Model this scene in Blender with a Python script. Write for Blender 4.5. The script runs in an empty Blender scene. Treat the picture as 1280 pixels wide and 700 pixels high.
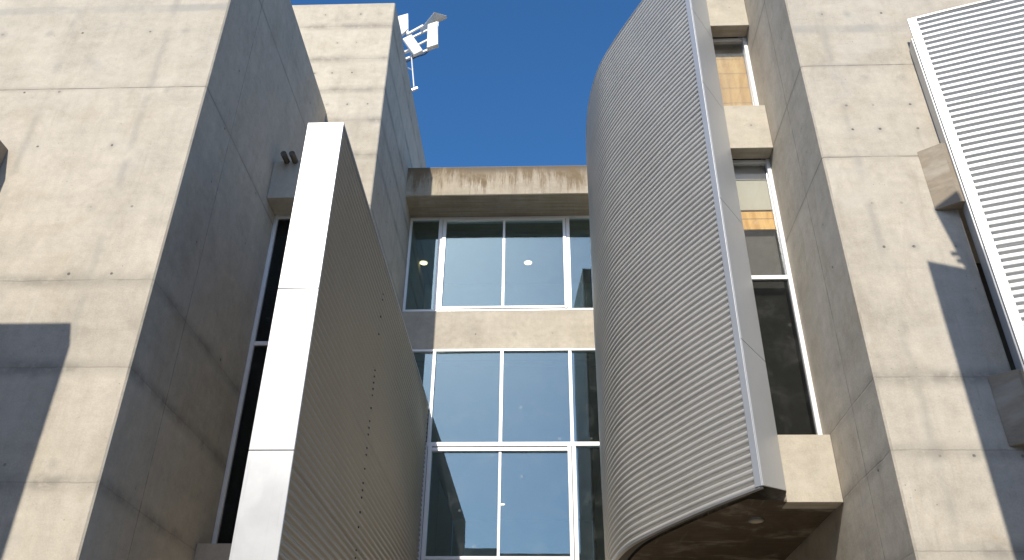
import bpy, bmesh, math, random
from mathutils import Vector, Matrix
random.seed(7)
S = bpy.context.scene
C = S.collection

# ------------------------------------------------------------------ camera
PITCH, YAW, ROLL, FPX = 0.55054333, 0.04165814, 0.01170479, 1052.61334
cp, sp = math.cos(PITCH), math.sin(PITCH)
r, u, f = Vector((1, 0, 0)), Vector((0, -sp, cp)), Vector((0, cp, sp))
Rz = Matrix.Rotation(YAW, 3, 'Z')
r, u, f = Rz @ r, Rz @ u, Rz @ f
c_, s_ = math.cos(ROLL), math.sin(ROLL)
r, u = c_*r + s_*u, -s_*r + c_*u
cam = bpy.data.cameras.new('camera')
cam.sensor_width = 36.0
cam.lens = 36.0*FPX/1280.0
cam.clip_start, cam.clip_end = 0.1, 3000
camo = bpy.data.objects.new('camera', cam)
camo.matrix_world = Matrix(((r.x, u.x, -f.x, 0), (r.y, u.y, -f.y, 0), (r.z, u.z, -f.z, 1.6), (0, 0, 0, 1)))
C.objects.link(camo)
S.camera = camo

# ------------------------------------------------------------------ light
SUN = Vector((-0.1935, -1.0, 0.77)).normalized()        # towards the sun
EL = math.asin(SUN.z)
AZ = math.atan2(SUN.x, SUN.y)                            # clockwise from +Y
W = bpy.data.worlds.new('World')
S.world = W
W.use_nodes = True
nt = W.node_tree
nt.nodes.clear()
sky = nt.nodes.new('ShaderNodeTexSky')
sky.sky_type = 'NISHITA'
sky.sun_disc = False
sky.sun_elevation = EL
sky.sun_rotation = AZ
sky.altitude = 0
sky.air_density = 1.0
sky.dust_density = 0.9
sky.ozone_density = 5.0
bg = nt.nodes.new('ShaderNodeBackground')
bg.inputs['Strength'].default_value = 0.138
wo = nt.nodes.new('ShaderNodeOutputWorld')
hs = nt.nodes.new('ShaderNodeHueSaturation')
hs.inputs['Saturation'].default_value = 1.20
nt.links.new(sky.outputs[0], hs.inputs['Color'])
nt.links.new(hs.outputs[0], bg.inputs[0])
nt.links.new(bg.outputs[0], wo.inputs[0])
sl = bpy.data.lights.new('sun', 'SUN')
sl.energy = 4.1
sl.angle = math.radians(0.53)
sl.color = (1.0, 0.935, 0.82)
so = bpy.data.objects.new('sun', sl)
so.rotation_euler = SUN.to_track_quat('Z', 'Y').to_euler()
so.location = (-10, -30, 30)
C.objects.link(so)
S.view_settings.view_transform = 'Standard'
S.view_settings.look = 'None'
S.view_settings.gamma = 1
S.view_settings.exposure = 0.40
S.render.engine = 'CYCLES'

# ------------------------------------------------------------------ helpers
class MB:
    """collects pieces and links them as ONE mesh object"""
    def __init__(self):
        self.bm = bmesh.new()
    def box(self, x0, x1, y0, y1, z0, z1, bev=0.0):
        t = bmesh.new()
        vs = [t.verts.new(p) for p in ((x0,y0,z0),(x1,y0,z0),(x1,y1,z0),(x0,y1,z0),(x0,y0,z1),(x1,y0,z1),(x1,y1,z1),(x0,y1,z1))]
        for q in ((0,3,2,1),(4,5,6,7),(0,1,5,4),(1,2,6,5),(2,3,7,6),(3,0,4,7)):
            t.faces.new([vs[i] for i in q])
        if bev:
            bmesh.ops.bevel(t, geom=t.edges[:], offset=bev, segments=1, affect='EDGES', profile=0.5)
        me = bpy.data.meshes.new('t'); t.to_mesh(me); t.free()
        self.bm.from_mesh(me); bpy.data.meshes.remove(me)
        return self
    def hexa(self, pts, bev=0.0):
        """eight points: bottom ring then top ring"""
        t = bmesh.new()
        vs = [t.verts.new(p) for p in pts]
        for q in ((0,3,2,1),(4,5,6,7),(0,1,5,4),(1,2,6,5),(2,3,7,6),(3,0,4,7)):
            t.faces.new([vs[i] for i in q])
        bmesh.ops.recalc_face_normals(t, faces=t.faces[:])
        if bev:
            bmesh.ops.bevel(t, geom=t.edges[:], offset=bev, segments=1, affect='EDGES', profile=0.5)
        me = bpy.data.meshes.new('t'); t.to_mesh(me); t.free()
        self.bm.from_mesh(me); bpy.data.meshes.remove(me)
        return self
    def prism(self, plan, z0, z1):
        b = self.bm
        lo = [b.verts.new((x, y, z0)) for x, y in plan]
        hi = [b.verts.new((x, y, z1)) for x, y in plan]
        n = len(plan)
        fs = [b.faces.new(lo), b.faces.new(hi)]
        for i in range(n):
            j = (i+1) % n
            fs.append(b.faces.new((lo[i], lo[j], hi[j], hi[i])))
        bmesh.ops.recalc_face_normals(b, faces=fs)
        return self
    def tube(self, p0, p1, r0, r1=None, n=12):
        r1 = r0 if r1 is None else r1
        p0, p1 = Vector(p0), Vector(p1)
        q = (p1-p0).to_track_quat('Z', 'Y').to_matrix()
        b = self.bm
        A, B = [], []
        for i in range(n):
            a = 2*math.pi*i/n
            d = q @ Vector((math.cos(a), math.sin(a), 0))
            A.append(b.verts.new(p0 + d*r0)); B.append(b.verts.new(p1 + d*r1))
        fs = [b.faces.new(A), b.faces.new(B)]
        for i in range(n):
            j = (i+1) % n
            fs.append(b.faces.new((A[i], A[j], B[j], B[i])))
        bmesh.ops.recalc_face_normals(b, faces=fs)
        return self
    def bar(self, p0, p1, w, h, up=(0, 0, 1), bev=0.0):
        p0, p1 = Vector(p0), Vector(p1)
        d = (p1-p0).normalized()
        up = Vector(up)
        s = d.cross(up).normalized(); v = s.cross(d).normalized()
        s *= w/2; v *= h/2
        return self.hexa([p0-s-v, p0+s-v, p1+s-v, p1-s-v, p0-s+v, p0+s+v, p1+s+v, p1-s+v], bev)
    def build(self, name, mat, parent=None, smooth=False):
        me = bpy.data.meshes.new(name)
        self.bm.to_mesh(me); self.bm.free()
        o = bpy.data.objects.new(name, me)
        me.materials.append(mat)
        if smooth:
            for p in me.polygons: p.use_smooth = True
        C.objects.link(o)
        if parent:
            o.parent = parent
            o.matrix_parent_inverse = Matrix.Translation(-parent.location)
        return o

def tag(o, label, cat, group=None):
    o['label'] = label; o['category'] = cat
    if group: o['group'] = group
    return o
def struct(o, kind='structure'):
    o['kind'] = kind
    return o
def empty(name, loc, label, cat, group=None):
    o = bpy.data.objects.new(name, None)
    o.location = loc
    o.empty_display_size = 0.3
    C.objects.link(o)
    return tag(o, label, cat, group)

# ------------------------------------------------------------------ materials
class NT:
    def __init__(self, name):
        self.m = bpy.data.materials.new(name)
        self.m.use_nodes = True
        self.t = self.m.node_tree
        self.t.nodes.clear()
        self.out = self.t.nodes.new('ShaderNodeOutputMaterial')
    def n(self, kind, **kw):
        x = self.t.nodes.new(kind)
        for k, v in kw.items(): setattr(x, k, v)
        return x
    def l(self, a, b): self.t.links.new(a, b)
    def put(self, sock, v):
        if isinstance(v, bpy.types.NodeSocket): self.l(v, sock)
        else: sock.default_value = v
    def m_(self, op, a, b=None, c=None, clamp=False):
        x = self.n('ShaderNodeMath', operation=op, use_clamp=clamp)
        self.put(x.inputs[0], a)
        if b is not None: self.put(x.inputs[1], b)
        if c is not None: self.put(x.inputs[2], c)
        return x.outputs[0]
    def ss(self, v, lo, hi, a=0.0, b=1.0):
        x = self.n('ShaderNodeMapRange', interpolation_type='SMOOTHSTEP')
        self.put(x.inputs[0], v)
        x.inputs[1].default_value = lo; x.inputs[2].default_value = hi
        x.inputs[3].default_value = a; x.inputs[4].default_value = b
        return x.outputs[0]
    def noise(self, vec, scale, detail=3, rough=0.55, dist=0.0):
        x = self.n('ShaderNodeTexNoise')
        self.l(vec, x.inputs['Vector'])
        x.inputs['Scale'].default_value = scale
        x.inputs['Detail'].default_value = detail
        x.inputs['Roughness'].default_value = rough
        x.inputs['Distortion'].default_value = dist
        return x.outputs[0]
    def xyz(self, a, b, c):
        x = self.n('ShaderNodeCombineXYZ')
        for i, v in enumerate((a, b, c)): self.put(x.inputs[i], v)
        return x.outputs[0]
    def mix(self, fac, a, b, mode='MIX'):
        x = self.n('ShaderNodeMix', data_type='RGBA', blend_type=mode)
        self.put(x.inputs[0], fac)
        self.put(x.inputs[6], a if isinstance(a, bpy.types.NodeSocket) else (*a, 1))
        self.put(x.inputs[7], b if isinstance(b, bpy.types.NodeSocket) else (*b, 1))
        return x.outputs[2]
    def scale(self, col, fac):
        x = self.n('ShaderNodeVectorMath', operation='SCALE')
        self.put(x.inputs[0], col if isinstance(col, bpy.types.NodeSocket) else tuple(col))
        self.put(x.inputs[3], fac)
        return x.outputs[0]
    def mindist(self, v, lst):
        best = None
        for q in lst:
            d = self.m_('ABSOLUTE', self.m_('SUBTRACT', v, float(q)))
            best = d if best is None else self.m_('MINIMUM', best, d)
        return best
    def principled(self, col, rough, metal=0.0, bump=None, bstr=0.3, bdist=0.01, spec=0.5):
        p = self.n('ShaderNodeBsdfPrincipled')
        self.put(p.inputs['Base Color'], col if isinstance(col, bpy.types.NodeSocket) else (*col, 1))
        self.put(p.inputs['Roughness'], rough)
        self.put(p.inputs['Metallic'], metal)
        p.inputs['Specular IOR Level'].default_value = spec
        if bump is not None:
            b = self.n('ShaderNodeBump')
            b.inputs['Strength'].default_value = bstr
            b.inputs['Distance'].default_value = bdist
            self.l(bump, b.inputs['Height'])
            self.l(b.outputs[0], p.inputs['Normal'])
        self.l(p.outputs[0], self.out.inputs[0])
        return self.m

def concrete(name, base=(0.455, 0.408, 0.336), zj=(), zs=(), zg=(), xj=(), yj=(), rows=(), xc=(), yc=(),
             smear_x=(), top=None, stain=0.5, dark=(0.17, 0.145, 0.11), board=0.0, patch=0.5, seed=0.0):
    """board-cast concrete: pour joints at heights zj, form joints at xj (faces across Y) and yj (faces
    across X), tie holes where rows cross the columns, drips below height top"""
    N = NT(name)
    g = N.n('ShaderNodeNewGeometry')
    sp = N.n('ShaderNodeSeparateXYZ'); N.l(g.outputs['Position'], sp.inputs[0])
    sn = N.n('ShaderNodeSeparateXYZ'); N.l(g.outputs['True Normal'], sn.inputs[0])
    X, Y, Z = sp.outputs
    side = N.m_('GREATER_THAN', N.m_('ABSOLUTE', sn.outputs[0]), 0.5)
    flat = N.m_('GREATER_THAN', N.m_('ABSOLUTE', sn.outputs[2]), 0.5)
    front = N.m_('SUBTRACT', 1.0, side)
    upright = N.m_('SUBTRACT', 1.0, flat)
    U = N.m_('ADD', N.m_('MULTIPLY', X, front), N.m_('MULTIPLY', Y, side))
    V = N.m_('ADD', N.m_('MULTIPLY', Z, upright), N.m_('MULTIPLY', Y, flat))
    uv = N.xyz(U, V, N.m_('ADD', N.m_('MULTIPLY', side, 17.3), seed))
    cloud = N.noise(uv, 0.55, 4, 0.6, 0.3)
    blot = N.noise(uv, 2.2, 5, 0.65, 0.5)
    mott = N.noise(uv, 9.0, 4, 0.65)
    fine = N.noise(uv, 55.0, 3, 0.7)
    vs = N.xyz(N.m_('MULTIPLY', U, 7.0), N.m_('MULTIPLY', V, 0.45), N.m_('MULTIPLY', side, 31.0))
    streak = N.noise(vs, 1.0, 4, 0.65)
    hs = N.xyz(N.m_('MULTIPLY', U, 0.35), N.m_('MULTIPLY', V, 9.0), 3.1)
    grain = N.noise(hs, 1.0, 3, 0.6)
    wob = N.m_('MULTIPLY', N.m_('SUBTRACT', mott, 0.5), 0.016)
    def cen(s, k): return N.m_('MULTIPLY', N.m_('SUBTRACT', s, 0.5), k)
    tone = N.m_('ADD', N.m_('ADD', cen(cloud, 0.42), cen(blot, 0.46)), N.m_('ADD', cen(mott, 0.36), cen(fine, 0.40)))
    tone = N.m_('ADD', tone, N.m_('ADD', cen(streak, 0.22), cen(grain, 0.14)))
    # lifts differ a little in tone
    idx = None
    for q in tuple(zj)+tuple(zs):
        s = N.m_('GREATER_THAN', V, float(q))
        idx = s if idx is None else N.m_('ADD', idx, s)
    for q in list(xj):
        s = N.m_('MULTIPLY', N.m_('MULTIPLY', N.m_('GREATER_THAN', X, float(q)), front), 7.0)
        idx = s if idx is None else N.m_('ADD', idx, s)
    if idx is not None:
        wn = N.n('ShaderNodeTexWhiteNoise', noise_dimensions='1D')
        N.l(N.m_('ADD', idx, seed + 0.37), wn.inputs['W'])
        tone = N.m_('ADD', tone, cen(wn.outputs[0], 0.10))
    col = N.scale(base, N.m_('ADD', 1.0, tone))
    # ochre weathering and grey cement patches
    och = N.ss(N.noise(uv, 0.9, 5, 0.7, 0.8), 0.52, 0.72, 0, 0.45*stain)
    col = N.mix(och, col, (0.33, 0.265, 0.17))
    gp = N.ss(N.noise(uv, 1.25, 3, 0.5, 0.4), 0.63, 0.68, 0, 0.35*patch)
    col = N.mix(gp, col, (0.36, 0.36, 0.345))
    wash = N.noise(N.xyz(N.m_('MULTIPLY', U, 2.4), N.m_('MULTIPLY', V, 0.55), seed+7.0), 1.0, 6, 0.72, 0.6)
    col = N.mix(N.ss(wash, 0.50, 0.74, 0, 0.42*stain), col, (0.27, 0.228, 0.168))
    pale = N.ss(N.noise(N.xyz(N.m_('MULTIPLY', U, 1.1), N.m_('MULTIPLY', V, 1.6), seed+11.0), 1.0, 5, 0.7, 0.5), 0.50, 0.70, 0, 0.45)
    col = N.mix(pale, col, (0.50, 0.46, 0.395))
    drk = N.ss(streak, 0.60, 0.80, 0, 0.40*stain)
    col = N.mix(drk, col, dark)
    vo = N.n('ShaderNodeTexVoronoi'); N.l(uv, vo.inputs['Vector']); vo.inputs['Scale'].default_value = 11.0
    pit = N.m_('MULTIPLY', N.ss(vo.outputs['Distance'], 0.04, 0.10, 0.6, 0), N.ss(N.noise(uv, 3.3, 3, 0.6), 0.52, 0.60))
    col = N.mix(pit, col, (0.13, 0.115, 0.10))
    lime = N.m_('MULTIPLY', N.ss(N.noise(N.xyz(N.m_('MULTIPLY', U, 14.0), N.m_('MULTIPLY', V, 0.6), seed+2.0), 1.0, 3, 0.6), 0.62, 0.72, 0, 0.35), N.ss(cloud, 0.45, 0.6))
    col = N.mix(lime, col, (0.52, 0.50, 0.46))
    bump = N.m_('ADD', N.m_('MULTIPLY', fine, 0.25), N.m_('MULTIPLY', mott, 0.35))
    bump = N.m_('ADD', bump, N.m_('MULTIPLY', grain, 0.3))
    brk = N.ss(blot, 0.32, 0.55, 0.25, 1.0)
    brk2 = N.ss(N.noise(uv, 1.7, 3, 0.6), 0.40, 0.60, 0.40, 1.0)
    for lst, wid, ln, sw in ((zj, 0.06, 0.60, 0.45), (zs, 0.15, 0.25, 0.8)):
        if not lst: continue
        dv = N.m_('ADD', N.mindist(N.m_('ADD', V, cen(blot, 0.05 if wid > 0.1 else 0.008)), lst), wob)
        sm = N.m_('MULTIPLY', N.ss(dv, 0.0, wid, sw, 0), N.ss(mott, 0.32, 0.58, 0.3, 1))
        sm = N.m_('MULTIPLY', N.m_('MULTIPLY', sm, brk2), upright)
        col = N.mix(sm, col, (0.225, 0.205, 0.172))
        jl = N.m_('MULTIPLY', N.m_('MULTIPLY', N.ss(dv, 0.002, 0.012, ln, 0), brk), upright)
        col = N.mix(jl, col, (0.12, 0.105, 0.09))
        bump = N.m_('SUBTRACT', bump, N.m_('MULTIPLY', jl, 1.2))
    if zg:                                   # bands of grey repair mortar
        dv = N.mindist(N.m_('ADD', V, cen(blot, 0.10)), zg)
        sm = N.m_('MULTIPLY', N.ss(dv, 0.04, 0.10, 0.6, 0), N.m_('MULTIPLY', N.m_('MULTIPLY', upright, front), N.ss(cloud, 0.40, 0.52, 0.25, 1)))
        col = N.mix(sm, col, (0.285, 0.28, 0.262))
    for lst, co, face in ((xj, X, front), (yj, Y, side)):
        if lst:
            dv = N.m_('ADD', N.mindist(co, lst), wob)
            mk = N.m_('MULTIPLY', face, upright)
            jl = N.m_('MULTIPLY', N.m_('MULTIPLY', N.ss(dv, 0.002, 0.012, 0.6, 0), brk), mk)
            col = N.mix(jl, col, (0.13, 0.12, 0.105))
            bump = N.m_('SUBTRACT', bump, N.m_('MULTIPLY', jl, 0.8))
    if smear_x:
        dv = N.mindist(N.m_('ADD', X, cen(blot, 0.16)), smear_x)
        sm = N.m_('MULTIPLY', N.m_('MULTIPLY', N.ss(dv, 0.005, 0.075, 0.42, 0), N.ss(N.noise(uv, 1.4, 3, 0.6), 0.42, 0.58, 0.0, 1.0)), N.m_('MULTIPLY', front, upright))
        col = N.mix(sm, col, (0.285, 0.27, 0.24))
    if rows:
        dv = N.mindist(V, rows)
        du = None
        if xc:
            a = N.mindist(X, xc)
            du = N.m_('ADD', a, N.m_('MULTIPLY', side, 9.0))
        if yc:
            a = N.m_('ADD', N.mindist(Y, yc), N.m_('MULTIPLY', front, 9.0))
            du = a if du is None else N.m_('MINIMUM', du, a)
        dd = N.m_('SQRT', N.m_('ADD', N.m_('MULTIPLY', dv, dv), N.m_('MULTIPLY', du, du)))
        dd = N.m_('ADD', dd, N.m_('MULTIPLY', wob, 1.5))
        halo = N.m_('MULTIPLY', N.ss(dd, 0.02, 0.09, 0.35, 0), N.ss(blot, 0.4, 0.6))
        col = N.mix(N.m_('MULTIPLY', halo, upright), col, (0.24, 0.225, 0.20))
        keep = N.ss(N.noise(uv, 2.9, 2, 0.5), 0.43, 0.60, 0.0, 1.0)
        hole = N.m_('MULTIPLY', N.m_('MULTIPLY', N.ss(dd, 0.010, 0.021, 0.92, 0), upright), keep)
        col = N.mix(N.m_('MULTIPLY', hole, 0.85), col, (0.07, 0.062, 0.054))
        bump = N.m_('SUBTRACT', bump, N.m_('MULTIPLY', hole, 1.5))
    if top is not None:
        dep = N.m_('SUBTRACT', top, Z)
        dn = N.noise(N.xyz(N.m_('MULTIPLY', U, 6.0), N.m_('MULTIPLY', Z, 0.7), 5.0), 1.0, 5, 0.75)
        reach = N.ss(dn, 0.30, 0.72, 0.0, 0.85)
        dm = N.m_('MULTIPLY', N.ss(N.m_('SUBTRACT', dep, reach), -0.30, 0.40, 0.92, 0), upright)
        dm = N.m_('MULTIPLY', dm, N.ss(blot, 0.30, 0.58, 0.5, 1))
        col = N.mix(dm, col, (0.145, 0.10, 0.055))
        ed = N.m_('MULTIPLY', N.ss(N.m_('ADD', dep, cen(blot, 0.5)), 0.0, 0.20, 0.75, 0), upright)
        col = N.mix(ed, col, (0.10, 0.08, 0.06))
    if board:
        bd = N.m_('FRACT', N.m_('MULTIPLY', V, 1/0.14))
        bl = N.m_('MULTIPLY', N.m_('MULTIPLY', N.ss(N.m_('ABSOLUTE', N.m_('SUBTRACT', bd, 0.5)), 0.44, 0.5, 0, 0.4*board), flat), brk)
        bg_ = N.noise(N.xyz(N.m_('MULTIPLY', X, 0.8), N.m_('MULTIPLY', V, 22.0), 1.0), 1.0, 4, 0.6)
        col = N.mix(N.m_('MULTIPLY', N.ss(bg_, 0.4, 0.7, 0, 0.6), N.m_('MULTIPLY', flat, board)), col, (0.16, 0.115, 0.07))
        col = N.mix(bl, col, (0.09, 0.07, 0.05))
    return N.principled(col, 0.85, 0, bump, 0.35, 0.012, 0.3)

def metal(name, base=(0.60, 0.595, 0.58), rough=0.40, met=0.45, dirt=0.5, spots=0.0):
    N = NT(name)
    g = N.n('ShaderNodeNewGeometry')
    P = g.outputs['Position']
    a = N.noise(P, 1.3, 4, 0.6, 0.4)
    b = N.noise(P, 12.0, 3, 0.6)
    sp = N.n('ShaderNodeSeparateXYZ'); N.l(P, sp.inputs[0])
    v = N.xyz(N.m_('MULTIPLY', sp.outputs[0], 16.0), N.m_('MULTIPLY', sp.outputs[1], 16.0), N.m_('MULTIPLY', sp.outputs[2], 0.7))
    st = N.noise(v, 1.0, 4, 0.65)
    k = N.m_('ADD', 1.0, N.m_('ADD', N.m_('MULTIPLY', N.m_('SUBTRACT', a, 0.5), 0.28*dirt), N.m_('MULTIPLY', N.m_('SUBTRACT', b, 0.5), 0.14*dirt)))
    col = N.scale(base, k)
    col = N.mix(N.ss(st, 0.58, 0.82, 0, 0.35*dirt), col, tuple(c*0.5 for c in base))
    if spots:
        vo = N.n('ShaderNodeTexVoronoi'); N.l(P, vo.inputs['Vector']); vo.inputs['Scale'].default_value = 2.4
        sm = N.m_('MULTIPLY', N.ss(vo.outputs['Distance'], 0.02, 0.05, 1, 0), spots)
        col = N.mix(sm, col, (0.2, 0.19, 0.18))
    dr = N.noise(N.xyz(N.m_('MULTIPLY', sp.outputs[0], 30.0), N.m_('MULTIPLY', sp.outputs[1], 30.0), N.m_('MULTIPLY', sp.outputs[2], 1.6)), 1.0, 3, 0.6)
    col = N.mix(N.m_('MULTIPLY', N.ss(dr, 0.66, 0.74, 0, 0.5*dirt), N.ss(a, 0.45, 0.6)), col, tuple(c*0.35 for c in base))
    ro = N.m_('ADD', rough, N.m_('MULTIPLY', N.m_('SUBTRACT', a, 0.5), 0.25))
    return N.principled(col, ro, met, N.noise(P, 3.0, 2, 0.5), 0.05, 0.02)

def plain(name, base, rough=0.6, met=0.0, var=0.12, scale=6.0):
    N = NT(name)
    g = N.n('ShaderNodeNewGeometry')
    a = N.noise(g.outputs['Position'], scale, 4, 0.6)
    col = N.scale(base, N.m_('ADD', 1.0, N.m_('MULTIPLY', N.m_('SUBTRACT', a, 0.5), var*2)))
    return N.principled(col, rough, met)

def glass(name, refl=0.5, tint=(0.55, 0.65, 0.68), gcol=(0.80, 0.90, 0.97), rough=0.0, dust=0.03):
    N = NT(name)
    g = N.n('ShaderNodeNewGeometry')
    P = g.outputs['Position']
    tr = N.n('ShaderNodeBsdfTransparent'); tr.inputs[0].default_value = (*tint, 1)
    gl = N.n('ShaderNodeBsdfGlossy'); gl.inputs['Color'].default_value = (*gcol, 1); gl.inputs['Roughness'].default_value = rough
    b = N.n('ShaderNodeBump'); b.inputs['Strength'].default_value = 0.06; b.inputs['Distance'].default_value = 0.006
    N.l(N.noise(P, 1.1, 2, 0.5), b.inputs['Height'])
    N.l(b.outputs[0], gl.inputs['Normal'])
    lw = N.n('ShaderNodeFresnel'); lw.inputs[0].default_value = 1.5
    fac = N.m_('ADD', refl, N.m_('MULTIPLY', lw.outputs[0], 0.5), clamp=True)
    mx = N.n('ShaderNodeMixShader')
    N.l(fac, mx.inputs[0]); N.l(tr.outputs[0], mx.inputs[1]); N.l(gl.outputs[0], mx.inputs[2])
    df = N.n('ShaderNodeBsdfDiffuse'); df.inputs[0].default_value = (0.6, 0.6, 0.58, 1)
    m2 = N.n('ShaderNodeMixShader')
    sp = N.m_('MULTIPLY', N.ss(N.noise(P, 3.5, 4, 0.7, 0.5), 0.45, 0.8, 0.2, 1.0), dust)
    vo = N.n('ShaderNodeTexVoronoi'); N.l(P, vo.inputs['Vector']); vo.inputs['Scale'].default_value = 2.1
    sp = N.m_('ADD', sp, N.m_('MULTIPLY', N.ss(vo.outputs['Distance'], 0.03, 0.10, 1, 0), dust*2.5))
    N.l(sp, m2.inputs[0]); N.l(mx.outputs[0], m2.inputs[1]); N.l(df.outputs[0], m2.inputs[2])
    N.l(m2.outputs[0], N.out.inputs[0])
    return N.m

def emit(name, col, k):
    N = NT(name)
    e = N.n('ShaderNodeEmission'); e.inputs[0].default_value = (*col, 1); e.inputs[1].default_value = k
    N.l(e.outputs[0], N.out.inputs[0])
    return N.m

M = {}
M['pier_l'] = concrete('concrete_left', zj=(9.07, 11.6), zs=(4.05, 5.23, 6.26), zg=(10.52,), yj=(8.42,),
    smear_x=(-4.84, -6.14), rows=(4.22, 5.14, 6.34, 7.23, 8.14, 9.02, 10.07, 11.1, 12.2),
    xc=(-4.61, -5.08, -5.98, -6.42, -7.05, -7.7), yc=(8.22, 9.6, 11.1), stain=0.6, seed=1.0)
M['pier_r'] = concrete('concrete_right', zj=(7.79, 9.22, 11.2), zs=(3.43, 4.34, 5.07), zg=(9.86,), yj=(8.2,),
    smear_x=(3.56,), rows=(4.28, 6.57, 7.14, 8.2, 8.57, 9.01, 10.13, 11.6),
    xc=(3.60, 3.91, 4.34), yc=(7.9,), stain=0.9, seed=5.0)
M['tower'] = concrete('concrete_tower', zj=(10.6,), zs=(11.77, 12.64, 13.44, 14.29, 15.24), yj=(13.0, 14.4),
    rows=(11.2, 12.2, 13.05, 13.9, 14.75, 15.6), xc=(-3.35, -3.75, -4.15, -4.5), yc=(12.5, 13.4, 14.4), stain=0.5, seed=9.0)
M['beam'] = concrete('concrete_beam', base=(0.35, 0.30, 0.23), top=13.93, stain=0.9, board=0.7, xj=(-1.6, 0.2), seed=13.0)
M['spandrel'] = concrete('concrete_spandrel', rows=(10.02,), xc=(-2.26, -1.43, -0.6, 0.22, 1.04), stain=0.3, patch=0.2, seed=17.0)
M['link'] = concrete('concrete_link', base=(0.44, 0.395, 0.32), rows=(4.62, 9.6, 12.0), xc=(2.93,), yc=(7.2,), stain=0.7, board=0.5, patch=0.2, seed=21.0)
M['link_stain_shade'] = concrete('concrete_link_weathered_shade', base=(0.27, 0.225, 0.17), rows=(7.45, 4.7), yc=(7.2,), stain=1.2, board=0.3, patch=0.3, seed=25.0)  # brown stains; base also darkened to imitate grazing shade on the brackets
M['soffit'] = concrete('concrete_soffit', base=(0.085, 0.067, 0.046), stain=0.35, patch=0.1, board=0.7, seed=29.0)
M['wall'] = concrete('concrete_plain', stain=0.5, seed=33.0)
M['silver'] = metal('silver_sheet', (0.53, 0.515, 0.49), 0.42, 0.22, 0.7)
M['fascia'] = metal('satin_fascia', (0.475, 0.49, 0.51), 0.42, 0.25, 0.5)
M['white_fascia'] = metal('white_fascia', (0.475, 0.48, 0.485), 0.36, 0.2, 0.9, 0.5)
M['white_sheet'] = metal('white_sheet', (0.58, 0.58, 0.57), 0.42, 0.12, 0.35)
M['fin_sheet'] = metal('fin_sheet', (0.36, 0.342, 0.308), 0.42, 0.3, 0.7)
M['edge'] = metal('edge_angle', (0.36, 0.375, 0.40), 0.42, 0.3, 0.4)
M['liner'] = plain('dark_liner', (0.10, 0.09, 0.08), 0.7)
M['alu'] = metal('white_frame', (0.80, 0.80, 0.80), 0.35, 0.15, 0.2)
M['gasket'] = plain('dark_gasket', (0.04, 0.045, 0.045), 0.6)
M['glass'] = glass('blue_reflective_glass', 0.165, (0.66, 0.76, 0.78), gcol=(0.69, 0.87, 0.90), dust=0.05)
M['clear'] = glass('clear_glass', 0.05, (0.97, 0.97, 0.96), (0.9, 0.95, 1.0), 0.02, 0.03)
M['darkpane'] = glass('dark_glass', 0.0, (0.55, 0.56, 0.55), (0.5, 0.55, 0.6), 0.03, 0.035)
M['plaster'] = plain('white_plaster', (0.80, 0.80, 0.78), 0.8)
M['ceil'] = plain('ceiling_paint', (0.30, 0.31, 0.32), 0.8)
M['floor'] = plain('floor_tile', (0.22, 0.21, 0.20), 0.5)
M['lamp'] = emit('lamp_glow', (1.0, 0.74, 0.36), 5.0)
M['lampoff'] = plain('lamp_lens', (0.55, 0.5, 0.38), 0.35)
M['ground'] = plain('paving', (0.26, 0.226, 0.178), 0.9, 0, 0.15, 0.8)
M['plastic'] = plain('white_plastic', (0.60, 0.60, 0.59), 0.45, 0, 0.15)
M['steel'] = metal('galvanised_steel', (0.52, 0.52, 0.53), 0.4, 0.7, 0.5)
M['pipe'] = plain('rusty_pipe', (0.09, 0.075, 0.06), 0.7)
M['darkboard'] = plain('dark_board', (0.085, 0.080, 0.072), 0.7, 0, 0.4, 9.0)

# plywood with thin battens
N = NT('plywood')
g = N.n('ShaderNodeNewGeometry'); sp_ = N.n('ShaderNodeSeparateXYZ'); N.l(g.outputs['Position'], sp_.inputs[0])
gr = N.noise(N.xyz(N.m_('MULTIPLY', sp_.outputs[0], 9.0), 0.0, N.m_('MULTIPLY', sp_.outputs[2], 1.4)), 1.0, 5, 0.6, 0.8)
cl = N.mix(N.ss(gr, 0.3, 0.7), (0.62, 0.33, 0.07), (0.86, 0.56, 0.19))
fr = N.m_('FRACT', N.m_('DIVIDE', sp_.outputs[2], 0.30))
ln = N.ss(N.m_('ABSOLUTE', N.m_('SUBTRACT', fr, 0.5)), 0.01, 0.03, 0.8, 0)
cl = N.mix(ln, cl, (0.12, 0.08, 0.04))
M['ply'] = N.principled(cl, 0.5)
M['blind'] = plain('roller_blind', (0.52, 0.50, 0.42), 0.8, 0, 0.08)

# ------------------------------------------------------------------ ground
b = MB()
b.box(-400, 400, -400, 400, -0.5, 0.0)
struct(b.build('ground', M['ground']))

# ------------------------------------------------------------------ big concrete volumes
BV = 0.018
tag(MB().box(-9.6, -4.13, 7.5, 12.035, 0.004, 12.86, BV).build('concrete_pier', M['pier_l']),
    'broad raw concrete pier at the left with a smooth shaded return face', 'concrete pier', 'concrete piers flanking the bay')
b = MB()
poly = [(3.18, 0.004), (4.5, 0.004), (4.5, 7.5), (9.5, 7.5), (9.5, 13.6), (3.18, 13.6)]
lo = [b.bm.verts.new((x, 7.5, z)) for x, z in poly]; hi = [b.bm.verts.new((x, 15.9, z)) for x, z in poly]
fs = [b.bm.faces.new(lo), b.bm.faces.new(hi)]
for i in range(6):
    fs.append(b.bm.faces.new((lo[i], lo[(i+1) % 6], hi[(i+1) % 6], hi[i])))
bmesh.ops.recalc_face_normals(b.bm, faces=fs)
bmesh.ops.bevel(b.bm, geom=b.bm.edges[:], offset=BV, segments=1, affect='EDGES', profile=0.5)
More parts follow.
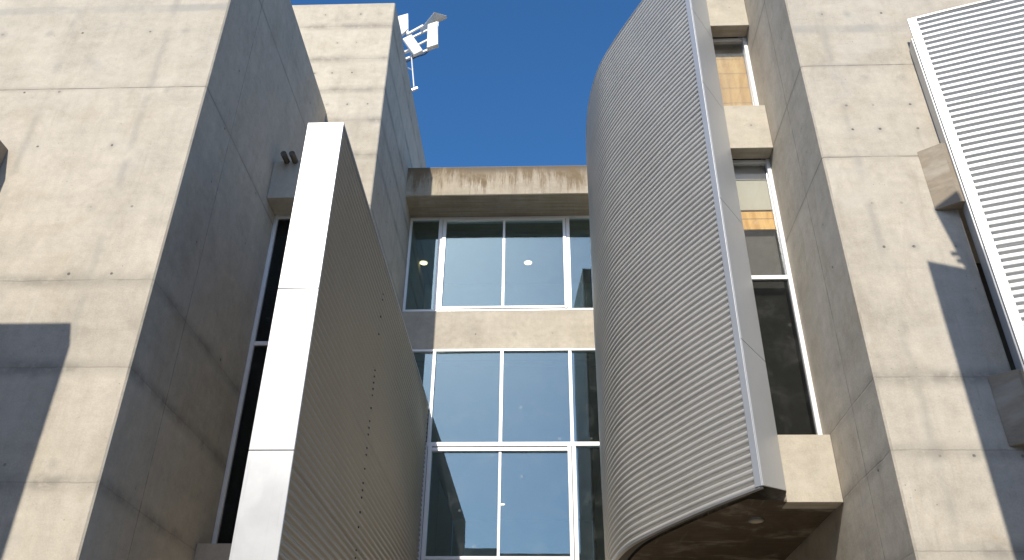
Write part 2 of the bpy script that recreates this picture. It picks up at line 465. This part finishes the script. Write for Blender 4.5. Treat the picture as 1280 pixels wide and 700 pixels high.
tag(b.build('concrete_pier', M['pier_r']),
    'narrow concrete pier between the curved grey screen and the white corrugated screen', 'concrete pier', 'concrete piers flanking the bay')
tag(MB().box(-9.6, -3.05, 12.043, 24.0, 0.004, 15.94, BV).build('concrete_tower', M['tower']),
    'tall concrete tower behind the white-edged fin, with antennas at its top corner', 'concrete tower')
tag(MB().box(-4.126, -3.18, 10.58, 12.035, 0.004, 9.60).build('concrete_wall', M['wall']),
    'low concrete volume in the recess behind the dark slot window', 'concrete wall')
# beam over the glazing
tag(MB().box(-3.110, 1.6, 15.07, 16.9, 13.107, 13.93, BV).build('roof_beam', M['beam']),
    'water-stained concrete beam against the sky above the upper glazing', 'concrete beam')
tag(MB().box(-3.110, 1.6, 15.90, 16.45, 9.668, 10.585, 0.006).build('spandrel_beam', M['spandrel']),
    'smooth concrete band between the two rows of blue glazing', 'concrete beam')
tag(MB().box(-3.110, 1.6, 15.88, 16.45, 0.004, 5.245, 0.006).build('base_wall', M['wall']),
    'concrete wall below the lower glazing', 'concrete wall')

# link beams: front faces across the slot between curved screen and right pier
def link(z0, z1, label, x0=2.585, y0=8.97, y1=9.205, m='link'):
    return tag(MB().box(x0, 3.177, y0, y1, z0, z1, 0.006).build('link_beam', M[m]), label, 'concrete beam', 'concrete beams bridging the slots')
link(4.30, 5.06, 'sunlit concrete beam under the dark window pane, at the foot of the curved screen')
link(9.19, 9.975, 'sunlit concrete beam between the orange-boarded window and the window with blinds')
link(11.60, 12.45, 'stained concrete beam above the orange-boarded window, cut by the photo top edge')
tag(MB().box(-4.127, -3.0, 10.02, 10.49, 9.25, 9.965, 0.006).build('link_beam', M['wall']),
    'shaded concrete beam behind the white-edged fin, carrying two drain spouts', 'concrete beam', 'concrete beams bridging the slots')
tag(MB().box(-4.127, -3.0, 10.02, 10.49, 3.3, 4.13, 0.006).build('link_beam', M['wall']),
    'shaded concrete sill at the foot of the dark slot window', 'concrete beam', 'concrete beams bridging the slots')
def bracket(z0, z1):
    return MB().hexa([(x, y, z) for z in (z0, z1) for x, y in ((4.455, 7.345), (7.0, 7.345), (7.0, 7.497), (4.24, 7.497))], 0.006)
tag(bracket(7.035, 7.85).build('link_beam', M['link_stain_shade']),
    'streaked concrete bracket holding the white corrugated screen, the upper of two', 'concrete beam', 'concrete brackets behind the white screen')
tag(bracket(4.37, 5.075).build('link_beam', M['link_stain_shade']),
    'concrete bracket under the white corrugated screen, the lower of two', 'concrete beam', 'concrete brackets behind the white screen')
tag(MB().box(-8.0, -6.322, 6.9, 7.497, 7.3, 8.10, 0.006).build('link_beam', M['link_stain_shade']),
    'dark corner of a concrete bracket at the left edge of the photo', 'concrete beam')
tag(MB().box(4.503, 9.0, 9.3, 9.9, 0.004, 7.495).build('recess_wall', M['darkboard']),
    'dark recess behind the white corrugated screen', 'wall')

# drain spouts on the shaded beam
for x in (-3.93, -3.80):
    o = MB().tube((x, 10.6, 9.99), (x+0.01, 9.80, 9.93), 0.045, n=14).build('drain_spout', M['pipe'], smooth=False)
    tag(o, 'rusty drain spout poking out over the shaded beam, ' + ('nearer the pier' if x < -3.9 else 'nearer the white fin'),
        'drain pipe', 'drain spouts')

# ------------------------------------------------------------------ corrugated sheets
def spline(pts, n):
    P = [Vector(p) for p in pts]
    P = [2*P[0]-P[1]] + P + [2*P[-1]-P[-2]]
    out = []
    segs = len(P)-3
    for s in range(segs):
        for k in range(40):
            t = k/40
            a, b_, c, d = P[s:s+4]
            out.append(0.5*((2*b_)+(c-a)*t+(2*a-5*b_+4*c-d)*t*t+(3*b_-a-3*c+d)*t**3))
    out.append(P[-2])
    L = [0]
    for i in range(1, len(out)): L.append(L[-1]+(out[i]-out[i-1]).length)
    res, j = [], 0
    for i in range(n):
        q = L[-1]*i/(n-1)
        while j < len(L)-2 and L[j+1] < q: j += 1
        t = (q-L[j])/max(1e-9, L[j+1]-L[j])
        res.append(out[j].lerp(out[j+1], min(1, t)))
    return res
def normals(P, flip):
    R = []
    for i in range(len(P)):
        d = P[min(i+1, len(P)-1)]-P[max(i-1, 0)]
        v = Vector((d.y, -d.x)).normalized()
        R.append(-v if flip else v)
    return R
def corrugated(plan, flip, z0, z1, pitch, amp, ncol, lap=14, spw=12, seamcols=(), wav=0.003, seed=0, sharp=2.0, bias=0.0, hook=False):
    P = spline(plan, ncol); Nn = normals(P, flip)
    rnd = random.Random(seed)
    b = MB(); bm = b.bm
    nw = int(round((z1-z0)/pitch)); pitch = (z1-z0)/nw
    ph = [rnd.uniform(0, 6.28) for _ in range(6)]
    jit = [1+rnd.uniform(-.06, .06) for _ in range(nw+1)]
    rows = []
    for k in range(nw*spw+1):
        w = k/spw
        iw = min(int(w), nw-1)
        s = math.tanh(sharp*(math.sin(2*math.pi*w)+bias))/math.tanh(sharp)
        if hook:                              # rounded ribs with a longer underside
            q = w-math.floor(w)
            if q < 0.40: s = 1-0.18*(2*q/0.40-1)**2
            elif q < 0.50: s = 0.82-1.82*(0.5-0.5*math.cos(math.pi*(q-0.40)/0.10))
            else: s = -1+1.82*(0.5-0.5*math.cos(math.pi*(q-0.50)/0.50))
        off = amp*s*jit[iw]
        if lap and iw % lap == lap-1 and s < 0: off *= 1.35
        z = z0+w*pitch
        row = []
        for i, (p, n_) in enumerate(zip(P, Nn)):
            t = i/(ncol-1)
            e = wav*(math.sin(7*t+ph[0]+0.9*z)+0.6*math.sin(17*t+ph[1]-1.7*z)+0.5*math.sin(3.1*z+ph[2]+29*t))
            for sc in seamcols:
                if t > sc: e += 0.007
            q = p+n_*(off+e)
            row.append(bm.verts.new((q.x, q.y, z)))
        rows.append(row)
    for a, c in zip(rows, rows[1:]):
        for i in range(ncol-1):
            fc = bm.faces.new((a[i], a[i+1], c[i+1], c[i]) if flip is False else (a[i+1], a[i], c[i], c[i+1]))
    return b, P, Nn
def ribbon(P, Nn, o0, o1, z0, z1):
    """solid wall following a plan curve between offsets o0 and o1"""
    A = [p+n_*o0 for p, n_ in zip(P, Nn)]; B = [p+n_*o1 for p, n_ in zip(P, Nn)]
    b = MB(); bm = b.bm
    q = [[bm.verts.new((v.x, v.y, z)) for v in L] for L in (A, B) for z in (z0, z1)]
    a0, a1, b0, b1 = q
    fs = []
    for i in range(len(P)-1):
        fs += [bm.faces.new((a0[i], a0[i+1], a1[i+1], a1[i])), bm.faces.new((b0[i+1], b0[i], b1[i], b1[i+1])),
               bm.faces.new((a0[i+1], a0[i], b0[i], b0[i+1])), bm.faces.new((a1[i], a1[i+1], b1[i+1], b1[i]))]
    fs += [bm.faces.new((a0[0], a1[0], b1[0], b0[0])), bm.faces.new((a0[-1], b0[-1], b1[-1], a1[-1]))]
    bmesh.ops.recalc_face_normals(bm, faces=fs)
    return b

# centre screen
CX = [(2.185, 8.405), (1.903, 8.887), (1.639, 9.389), (1.278, 10.15), (1.045, 10.79), (0.925, 11.54), (0.90, 12.25), (0.915, 12.8), (0.962, 13.5), (1.035, 14.5)]
ZB, ZT = 4.30, 12.57
t = empty('curved_screen', (2.185, 8.405, ZB), 'tall curved screen of horizontal grey corrugated metal bulging between the glazing and the right pier', 'metal screen')
b, P, Nn = corrugated(CX, True, ZB, ZT, 0.082, 0.0205, 90, lap=13, seed=3, spw=16, hook=True)
sheet = b.build('corrugated_sheet', M['silver'], t, smooth=True)
ribbon(P[5:], Nn[5:], -0.19, -0.035, ZB+0.03, ZT-0.01).build('backing_wall', M['liner'], t)
ribbon(P, Nn, -0.03, 0.022, ZB-0.028, ZB-0.004).build('bottom_trim', M['steel'], t)
ribbon(P[5:], Nn[5:], -0.20, 0.022, ZT+0.002, ZT+0.022).build('top_trim', M['steel'], t)
# edge angle and flange running back to the link beams
Cc = Vector((2.185, 8.405)); Bb = Vector((2.592, 8.955))
d = (Bb-Cc).normalized(); nv = Vector((d.y, -d.x))
def quadprism(p, q, th, z0a, z0b, z1):
    n2 = Vector(((q-p).y, -(q-p).x)).normalized()*th
    a, b_, c, e = p, q, q-n2, p-n2
    return MB().hexa([(a.x,a.y,z0a),(b_.x,b_.y,z0b),(c.x,c.y,z0b),(e.x,e.y,z0a),(a.x,a.y,z1),(b_.x,b_.y,z1),(c.x,c.y,z1),(e.x,e.y,z1)], 0.003)
C2 = Cc + Vector((0.018, -0.032))
zz = [ZB-0.01, 5.95, 7.9, 9.85, 11.3, ZT+0.024]
for k in range(5):
    f0 = 0.13 if k == 0 else 0
    quadprism(C2, Bb, 0.02, zz[k]+0.003, zz[k]+0.003+f0, zz[k+1]-0.003).build('side_flange', M['fascia'], t)
td = (P[1]-P[0]).normalized()
E0 = C2 - Nn[0]*0.0; E1 = C2 + td*0.085
quadprism(E1+Nn[0]*0.034, C2+Nn[0]*0.022, 0.016, ZB-0.012, ZB-0.012, ZT+0.024).build('edge_trim', M['edge'], t)
# floor slab under the screen volume with its lamp
inner = [p-n_*0.22 for p, n_ in zip(P, Nn)]
plan = [(2.585, 8.985)] + [(p.x, p.y) for p in inner[6:]] + [(0.98, 15.85), (3.176, 15.85), (3.176, 9.215), (2.585, 9.215)]
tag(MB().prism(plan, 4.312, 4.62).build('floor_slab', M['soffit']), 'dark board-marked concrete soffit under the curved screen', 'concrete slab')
lt = empty('soffit_lamp', (2.395, 9.64, 4.31), 'round recessed lamp in the dark soffit below the curved screen', 'lamp')
MB().tube((2.395, 9.64, 4.285), (2.395, 9.64, 4.311), 0.085, n=24).build('rim', M['steel'], lt)
MB().tube((2.395, 9.64, 4.278), (2.395, 9.64, 4.284), 0.062, n=24).build('lens', M['lampoff'], lt)
tag(MB().prism([(1.35, 10.6), (2.3, 9.3), (2.3, 15.85), (1.35, 15.85)], 4.625, 12.5).build('core_wall', M['wall']), 'concrete room wall hidden behind the curved screen', 'wall')
tag(MB().box(1.2, 3.17, 13.0, 13.3, 0.004, 4.30).build('porch_wall', M['liner']), 'dark wall at the back of the porch under the soffit', 'wall')

# left fin
FX, FY, FZ = -2.344, 7.44, 8.38
t = empty('corrugated_fin', (FX, FY, 0.0), 'flat fin with a white front edge and shaded corrugated flank, left of the glazing', 'metal screen')
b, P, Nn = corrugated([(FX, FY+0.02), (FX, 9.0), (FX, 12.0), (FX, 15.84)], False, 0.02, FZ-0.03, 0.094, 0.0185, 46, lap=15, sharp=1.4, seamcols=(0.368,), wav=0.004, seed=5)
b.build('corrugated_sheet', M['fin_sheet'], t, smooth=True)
b, P2, Nn2 = corrugated([(FX-0.385, FY+0.02), (FX-0.385, 9.0), (FX-0.385, 12.0), (FX-0.385, 15.84)], True, 0.02, FZ-0.03, 0.094, 0.014, 16, lap=15, spw=6, seed=6)
b.build('corrugated_sheet', M['silver'], t, smooth=True)
MB().box(FX-0.36, FX-0.03, FY+0.03, 15.84, 0.02, FZ-0.03).build('core', M['liner'], t)
zf = [0.02, 1.5, 2.9, 4.33, 6.09, FZ]
for k in range(5):
    MB().box(FX-0.405, FX+0.024, FY-0.012, FY+0.016, zf[k]+0.003, zf[k+1]-0.003, 0.004).build('front_fascia', M['white_fascia'], t)
MB().box(FX-0.405, FX+0.024, FY+0.018, 15.85, FZ-0.028, FZ-0.002, 0.003).build('top_cap', M['fascia'], t)
rr = random.Random(4)
z = 2.2
while z < 7.9:
    if rr.random() < 0.62:
        MB().tube((FX+0.014, 10.52, z), (FX+0.028, 10.52, z), 0.012+rr.random()*0.005, n=7).build('screw', M['gasket'], t)
    z += 0.094

# white screen on the right
kx = 7.28/6.95
WX = [(4.300, 6.965), (4.37, 6.941), (4.60, 6.862), (4.83, 6.786), (5.155, 6.685), (5.60, 6.556), (6.2, 6.40), (7.0, 6.22), (8.2, 6.02)]
WX = [(x*kx, y*kx) for x, y in WX]
WZ0, WZ1 = 3.4, 1.6+(9.366-1.6)*kx
t = empty('white_screen', (WX[0][0], WX[0][1], WZ0), 'bright white corrugated screen with a white vertical edge at the right of the photo', 'metal screen')
b, P, Nn = corrugated(WX[1:], False, WZ0, WZ1, 0.083, 0.0150, 70, lap=12, seed=8, sharp=2.0, bias=0.35)
b.build('corrugated_sheet', M['white_sheet'], t, smooth=True)
ribbon(P, Nn, -0.10, -0.034, WZ0+0.01, WZ1-0.01).build('backing_wall', M['liner'], t)
ribbon(P, Nn, -0.10, 0.020, WZ1+0.002, WZ1+0.022).build('top_trim', M['white_fascia'], t)
a0 = Vector(WX[0]); a1 = Vector(WX[1]); dd_ = (a1-a0).normalized(); nn = Vector((dd_.y, -dd_.x))
quadprism(a0+nn*0.022, a1+dd_*0.02+nn*0.022, 0.03, WZ0-0.01, WZ0-0.01, WZ1+0.024).build('edge_trim', M['white_fascia'], t)
e1 = Vector((4.55, 7.485))
quadprism(a0+nn*-0.012, e1, 0.02, WZ0, WZ0, WZ1-0.27).build('side_flange', M['white_fascia'], t)

# ------------------------------------------------------------------ glazing
G = 15.946
def pane(par, x0, x1, z0, z1, y=G, m='glass'):
    a, b_, c, e = (random.uniform(-0.006, 0.006) for _ in range(4))
    return MB().hexa([(x0, y+a, z0), (x1, y+b_, z0), (x1, y+b_+0.012, z0), (x0, y+a+0.012, z0),
                      (x0, y+c, z1), (x1, y+c+b_-a, z1), (x1, y+c+b_-a+0.012, z1), (x0, y+c+0.012, z1)]).build('pane', M[m], par)
def mem(par, name, x0, x1, z0, z1, y0=G-0.05, y1=G+0.06, m='alu'):
    return MB().box(x0, x1, y0, y1, z0, z1, 0.004).build(name, M[m], par)
t = empty('upper_window', (-0.86, G, 10.585), 'upper row of blue reflective windows under the stained beam', 'window', 'rows of blue glazing')
z0, z1 = 10.588, 13.104
mem(t, 'jamb', -3.047, -2.995, z0, z1)
mem(t, 'sill', -2.995, 1.3, z0, z0+0.05)
mem(t, 'head', -2.995, 1.3, z1-0.06, z1)
mem(t, 'mullion', -2.37, -2.285, z0+0.05, z1-0.06)
mem(t, 'mullion', -2.275, -2.195, z0+0.05, z1-0.06, G-0.075)
mem(t, 'gasket', -2.285, -2.275, z0+0.05, z1-0.06, G-0.03, G+0.03, 'gasket')
mem(t, 'mullion', -0.885, -0.83, z0+0.05, z1-0.06)
mem(t, 'mullion', 0.49, 0.555, z0+0.05, z1-0.06, G-0.075)
mem(t, 'mullion', 0.565, 0.645, z0+0.05, z1-0.06)
mem(t, 'gasket', 0.555, 0.565, z0+0.05, z1-0.06, G-0.03, G+0.03, 'gasket')
mem(t, 'sash_rail', -2.195, 0.49, z1-0.125, z1-0.065, G-0.075)
mem(t, 'sash_rail', -2.195, 0.49, z0+0.055, z0+0.105, G-0.075)
pane(t, -2.995, -2.37, z0+0.05, z1-0.06)
pane(t, -2.195, -0.885, z0+0.105, z1-0.125, G-0.01)
pane(t, -0.83, 0.49, z0+0.105, z1-0.125, G-0.01)
pane(t, 0.645, 1.3, z0+0.05, z1-0.06)
t = empty('lower_window', (-0.86, G, 5.33), 'lower two-storey wall of blue reflective glass between fin and curved screen', 'window', 'rows of blue glazing')
z0, zt, z1 = 5.25, 7.562, 9.662
mem(t, 'jamb', -3.047, -2.995, z0, z1)
mem(t, 'head', -2.995, 1.3, z1-0.05, z1, G-0.06)
mem(t, 'transom', -2.995, 1.3, zt-0.05, zt+0.035, G-0.06)
mem(t, 'sill', -2.995, 1.3, z0, z0+0.06)
for x in (-2.285, -0.857, 0.571):
    mem(t, 'mullion', x-0.035, x+0.035, zt+0.035, z1-0.05)
for xa, xb in ((-2.995, -2.32), (-2.25, -0.892), (-0.822, 0.536), (0.606, 1.3)):
    pane(t, xa, xb, zt+0.035, z1-0.05)
mem(t, 'mullion', -2.40, -2.30, z0+0.06, zt-0.05)
mem(t, 'gasket', -2.30, -2.288, z0+0.06, zt-0.05, G-0.03, G+0.03, 'gasket')
mem(t, 'sash_frame', -2.288, -2.21, z0+0.06, zt-0.05, G-0.075)
mem(t, 'mullion', -0.885, -0.83, z0+0.13, zt-0.16)
mem(t, 'sash_frame', 0.47, 0.545, z0+0.06, zt-0.05, G-0.075)
mem(t, 'mullion', 0.555, 0.635, z0+0.06, zt-0.05)
mem(t, 'gasket', 0.545, 0.555, z0+0.06, zt-0.05, G-0.03, G+0.03, 'gasket')
mem(t, 'gasket', -2.21, 0.47, zt-0.075, zt-0.05, G-0.03, G+0.03, 'gasket')
mem(t, 'sash_rail', -2.21, 0.47, zt-0.155, zt-0.08, G-0.075)
mem(t, 'sash_rail', -2.21, 0.47, z0+0.065, z0+0.13, G-0.075)
pane(t, -2.995, -2.40, z0+0.06, zt-0.05)
pane(t, -2.21, -0.885, z0+0.13, zt-0.155, G-0.01)
pane(t, -0.83, 0.47, z0+0.13, zt-0.155, G-0.01)
pane(t, 0.635, 1.3, z0+0.06, zt-0.05)

# rooms behind the glazing
def room(x0, x1, y0, y1, z0, z1):
    struct(MB().box(x0, x1, y0, y1, z1, z1+0.12).build('ceiling', M['ceil']))
    struct(MB().box(x0, x1, y0, y1, z0-0.12, z0).build('floor', M['floor']))
    struct(MB().box(x0, x1, y1+0.003, y1+0.15, z0-0.12, z1+0.12).build('back_wall', M['plaster']))
    struct(MB().box(x1+0.003, x1+0.15, y0, y1, z0-0.12, z1+0.12).build('room_wall', M['plaster']))
    struct(MB().box(x0-0.20, x0-0.003, max(y0, 24.01), max(y1, 24.2), z0-0.12, z1+0.12).build('room_wall', M['plaster']))
room(-3.07, 1.6, 16.46, 18.72, 10.59, 12.98)
room(-3.07, 1.6, 16.46, 28.3, 5.0, 9.52)
for x, y, zc, lab in ((-3.03, 17.62, 12.975, 'lit round ceiling lamp seen through the narrow left pane of the upper window'),
                      (-0.34, 17.66, 12.975, 'lit round ceiling lamp seen through the wide right pane of the upper window'),
                      (-1.34, 26.4, 9.515, 'lit round ceiling lamp seen through the bottom panes of the lower window')):
    x = max(x, -2.95)
    o = empty('ceiling_lamp', (x, y, zc), lab, 'lamp', 'ceiling lamps behind the glass')
    MB().tube((x, y, zc-0.02), (x, y, zc), 0.12, n=20).build('rim', M['plastic'], o)
    MB().tube((x, y, zc-0.028), (x, y, zc-0.021), 0.095, n=20).build('bulb_glow', M['lamp'], o)

# slot windows beside the right pier
def slot(name, label, x0, x1, y, z0, z1, bars, panes, side):
    t = empty(name, ((x0+x1)/2, y, z0), label, 'window', 'narrow slot windows')
    w = 0.055
    xr = (x1-w, x1) if side > 0 else (x0, x0+w)
    xl = (x0, x0+0.03) if side > 0 else (x1-0.03, x1)
    MB().box(xr[0], xr[1], y-0.045, y+0.04, z0, z1, 0.004).build('jamb', M['alu'], t)
    MB().box(xl[0], xl[1], y-0.03, y+0.04, z0, z1, 0.003).build('jamb', M['alu'], t)
    a, b_ = min(xl[1], xr[1]), max(xl[0], xr[0])
    MB().box(a, b_, y-0.03, y+0.04, z1-0.05, z1, 0.003).build('head', M['alu'], t)
    for zb in bars:
        MB().box(a, b_, y-0.03, y+0.04, zb-0.03, zb+0.03, 0.003).build('transom', M['alu'], t)
    for pz0, pz1, m in panes:
        MB().box(a, b_, y, y+0.01, pz0, pz1).build('pane', M[m], t)
    return t
slot('slot_window', 'narrow window boarded with orange plywood, at the top beside the right pier', 2.45, 3.177, 9.25, 9.98, 11.597, (), ((9.98, 11.547, 'clear'),), 1)
slot('slot_window', 'tall narrow window with beige blind, orange strip and dark panes beside the right pier', 2.45, 3.177, 9.25, 5.064, 9.187, (7.27,),
     ((5.064, 7.24, 'darkpane'), (7.30, 9.137, 'clear')), 1)
slot('slot_window', 'tall black slot window between the left pier and the white-edged fin', -4.127, -3.0, 10.5, 4.133, 9.247, (7.03,),
     ((4.133, 7.0, 'darkpane'), (7.06, 9.197, 'darkpane')), -1)
def behind(name, m, z0, z1, label, cat, y=9.32, x0=2.48, x1=3.12):
    return tag(MB().box(x0, x1, y, y+0.02, z0, z1).build(name, M[m]), label, cat)
behind('plywood_board', 'ply', 9.99, 11.30, 'orange plywood board with thin horizontal lines filling the top slot window', 'board')
behind('plywood_board', 'ply', 8.08, 8.37, 'short orange strip of board below the beige blind', 'board')
behind('roller_blind', 'blind', 8.40, 8.90, 'pale beige roller blind in the upper part of the tall slot window', 'blind')
behind('glazing_film', 'steel', 8.92, 9.16, 'grey panel above the beige blind in the tall slot window', 'blind')
behind('backing_board', 'darkboard', 5.06, 12.4, 'dark board behind the panes of the slot windows beside the right pier', 'board', 9.40)
tag(MB().box(-4.1, -3.2, 10.54, 10.56, 4.14, 9.2).build('backing_board', M['darkboard']), 'black board behind the slot window by the left pier', 'board')

# ------------------------------------------------------------------ antennas on the tower
def px(x, y, Y):
    x, y = x-1.0, y+2.0
    d = r*((x-640)/FPX) + u*((350-y)/FPX) + f
    k = Y/d.y
    return Vector((d.x*k, Y, 1.6+d.z*k))
YA = 15.0
t = empty('antenna_mast', tuple(px(518, 100, YA)), 'white panel antennas on a bracket at the top corner of the tower', 'antenna')
def slab(pts, Y, th, name, m, tilt=0.0):
    q = [px(x, y, Y + tilt*i) for i, (x, y) in enumerate(pts)]
    dv = Vector((0, th, 0))
    return MB().hexa([q[0], q[1], q[2], q[3], q[0]+dv, q[1]+dv, q[2]+dv, q[3]+dv], 0.012).build(name, M[m], t)
slab([(535.5, 28), (548, 24), (548.5, 53), (534.5, 57.5)], YA, 0.10, 'antenna_panel', 'plastic')
slab([(504, 46), (515.5, 40.5), (529.5, 60.5), (518.5, 66)], YA-0.1, 0.10, 'antenna_panel', 'plastic')
slab([(498, 18), (509, 15), (511, 34), (503, 41)], YA+0.25, 0.10, 'antenna_panel', 'plastic')
b = MB()
b.bar(px(510, 41, YA+0.12), px(530, 30, YA+0.12), 0.05, 0.05)
b.bar(px(512, 47, YA+0.14), px(541, 33, YA+0.14), 0.045, 0.045)
b.bar(px(520, 56, YA+0.14), px(540, 46, YA+0.14), 0.045, 0.045)
b.bar(px(508, 72, YA+0.16), px(549, 55, YA+0.16), 0.05, 0.05)
b.bar(px(548, 26, YA+0.16), px(548, 57, YA+0.16), 0.05, 0.05)
b.bar(px(510, 16, YA+0.3), px(510.5, 42, YA+0.3), 0.05, 0.05)
b.bar(px(498, 66, YA+0.3), px(514, 61, YA+0.2), 0.06, 0.06)
b.build('bracket', M['plastic'], t)
slab([(526, 34.5), (544, 12.5), (560, 17.5), (543, 25)], YA, 0.10, 'antenna_wing', 'plastic', 0.10)
b = MB()
b.tube(px(514.5, 58, YA+0.1), px(518.5, 107, YA+0.1), 0.022)
b.tube(px(511, 83, YA+0.3), px(517, 86, YA+0.1), 0.018)
b.build('pole', M['steel'], t)
for q in (((542, 57), (532, 66), (519, 70), (506, 78)), ((524, 63), (520, 70), (512, 74), (504, 76))):
    b = MB()
    for p0_, p1_ in zip(q, q[1:]):
        b.tube(px(*p0_, YA+0.2), px(*p1_, YA+0.2), 0.014, n=6)
    b.build('cable', M['gasket'], t)
b = MB()
b.bar(px(516, 111, YA+0.1), px(523, 108, YA+0.1), 0.06, 0.05)
b.build('lamp_head', M['steel'], t)

# ------------------------------------------------------------------ unseen shapes added beside the camera to throw the two shadows
tag(MB().box(-9.0, -5.46, 4.15, 4.5, 0.004, 8.06, 0.01).build('shadow_wall', M['wall']),
    'unseen concrete wall added out of view to throw the shadow on the left pier', 'concrete wall')
t = empty('shadow_post', (3.54, 3.7, 0), 'unseen metal-clad post added out of view to throw the shadow on the right pier', 'pylon')
MB().hexa([(3.30,3.5,0.004),(3.76,3.5,0.004),(3.76,3.9,0.004),(3.30,3.9,0.004),(3.30,3.5,9.24),(3.76,3.5,9.36),(3.76,3.9,9.04),(3.30,3.9,9.17)], 0.01).build('post', M['fascia'], t)
MB().hexa([(3.64,3.66,9.19),(3.755,3.66,9.22),(3.755,3.74,9.20),(3.64,3.74,9.17),(3.505,3.66,9.96),(3.755,3.66,9.96),(3.755,3.74,9.96),(3.505,3.74,9.96)]).build('top_plate', M['fascia'], t)  # added plate, leaning only to shape the shadow below the bracket
for zz_, xx in ((9.40, 3.535), (9.31, 3.57)):
    MB().tube((xx, 3.7, zz_), (3.70, 3.7, zz_), 0.024).build('rod', M['steel'], t)  # added rods for the two small bumps in that shadow

t = empty('low_sky_blocker', (0, -14.0, 0), 'unseen plain concrete block added behind the camera to hold back low sky light', 'building')  # added out of view to cut low sky fill and ground bounce
MB().box(-32, 26, -26, -14.0, 0.004, 12.8, 0.02).build('wall', M['wall'], t)
for zc in (2.2, 5.8, 9.4):
    for x in range(-30, 25, 4):
        MB().box(x, x+2.6, -13.99, -13.93, zc-0.8, zc+1.0).build('window', M['darkboard'], t)
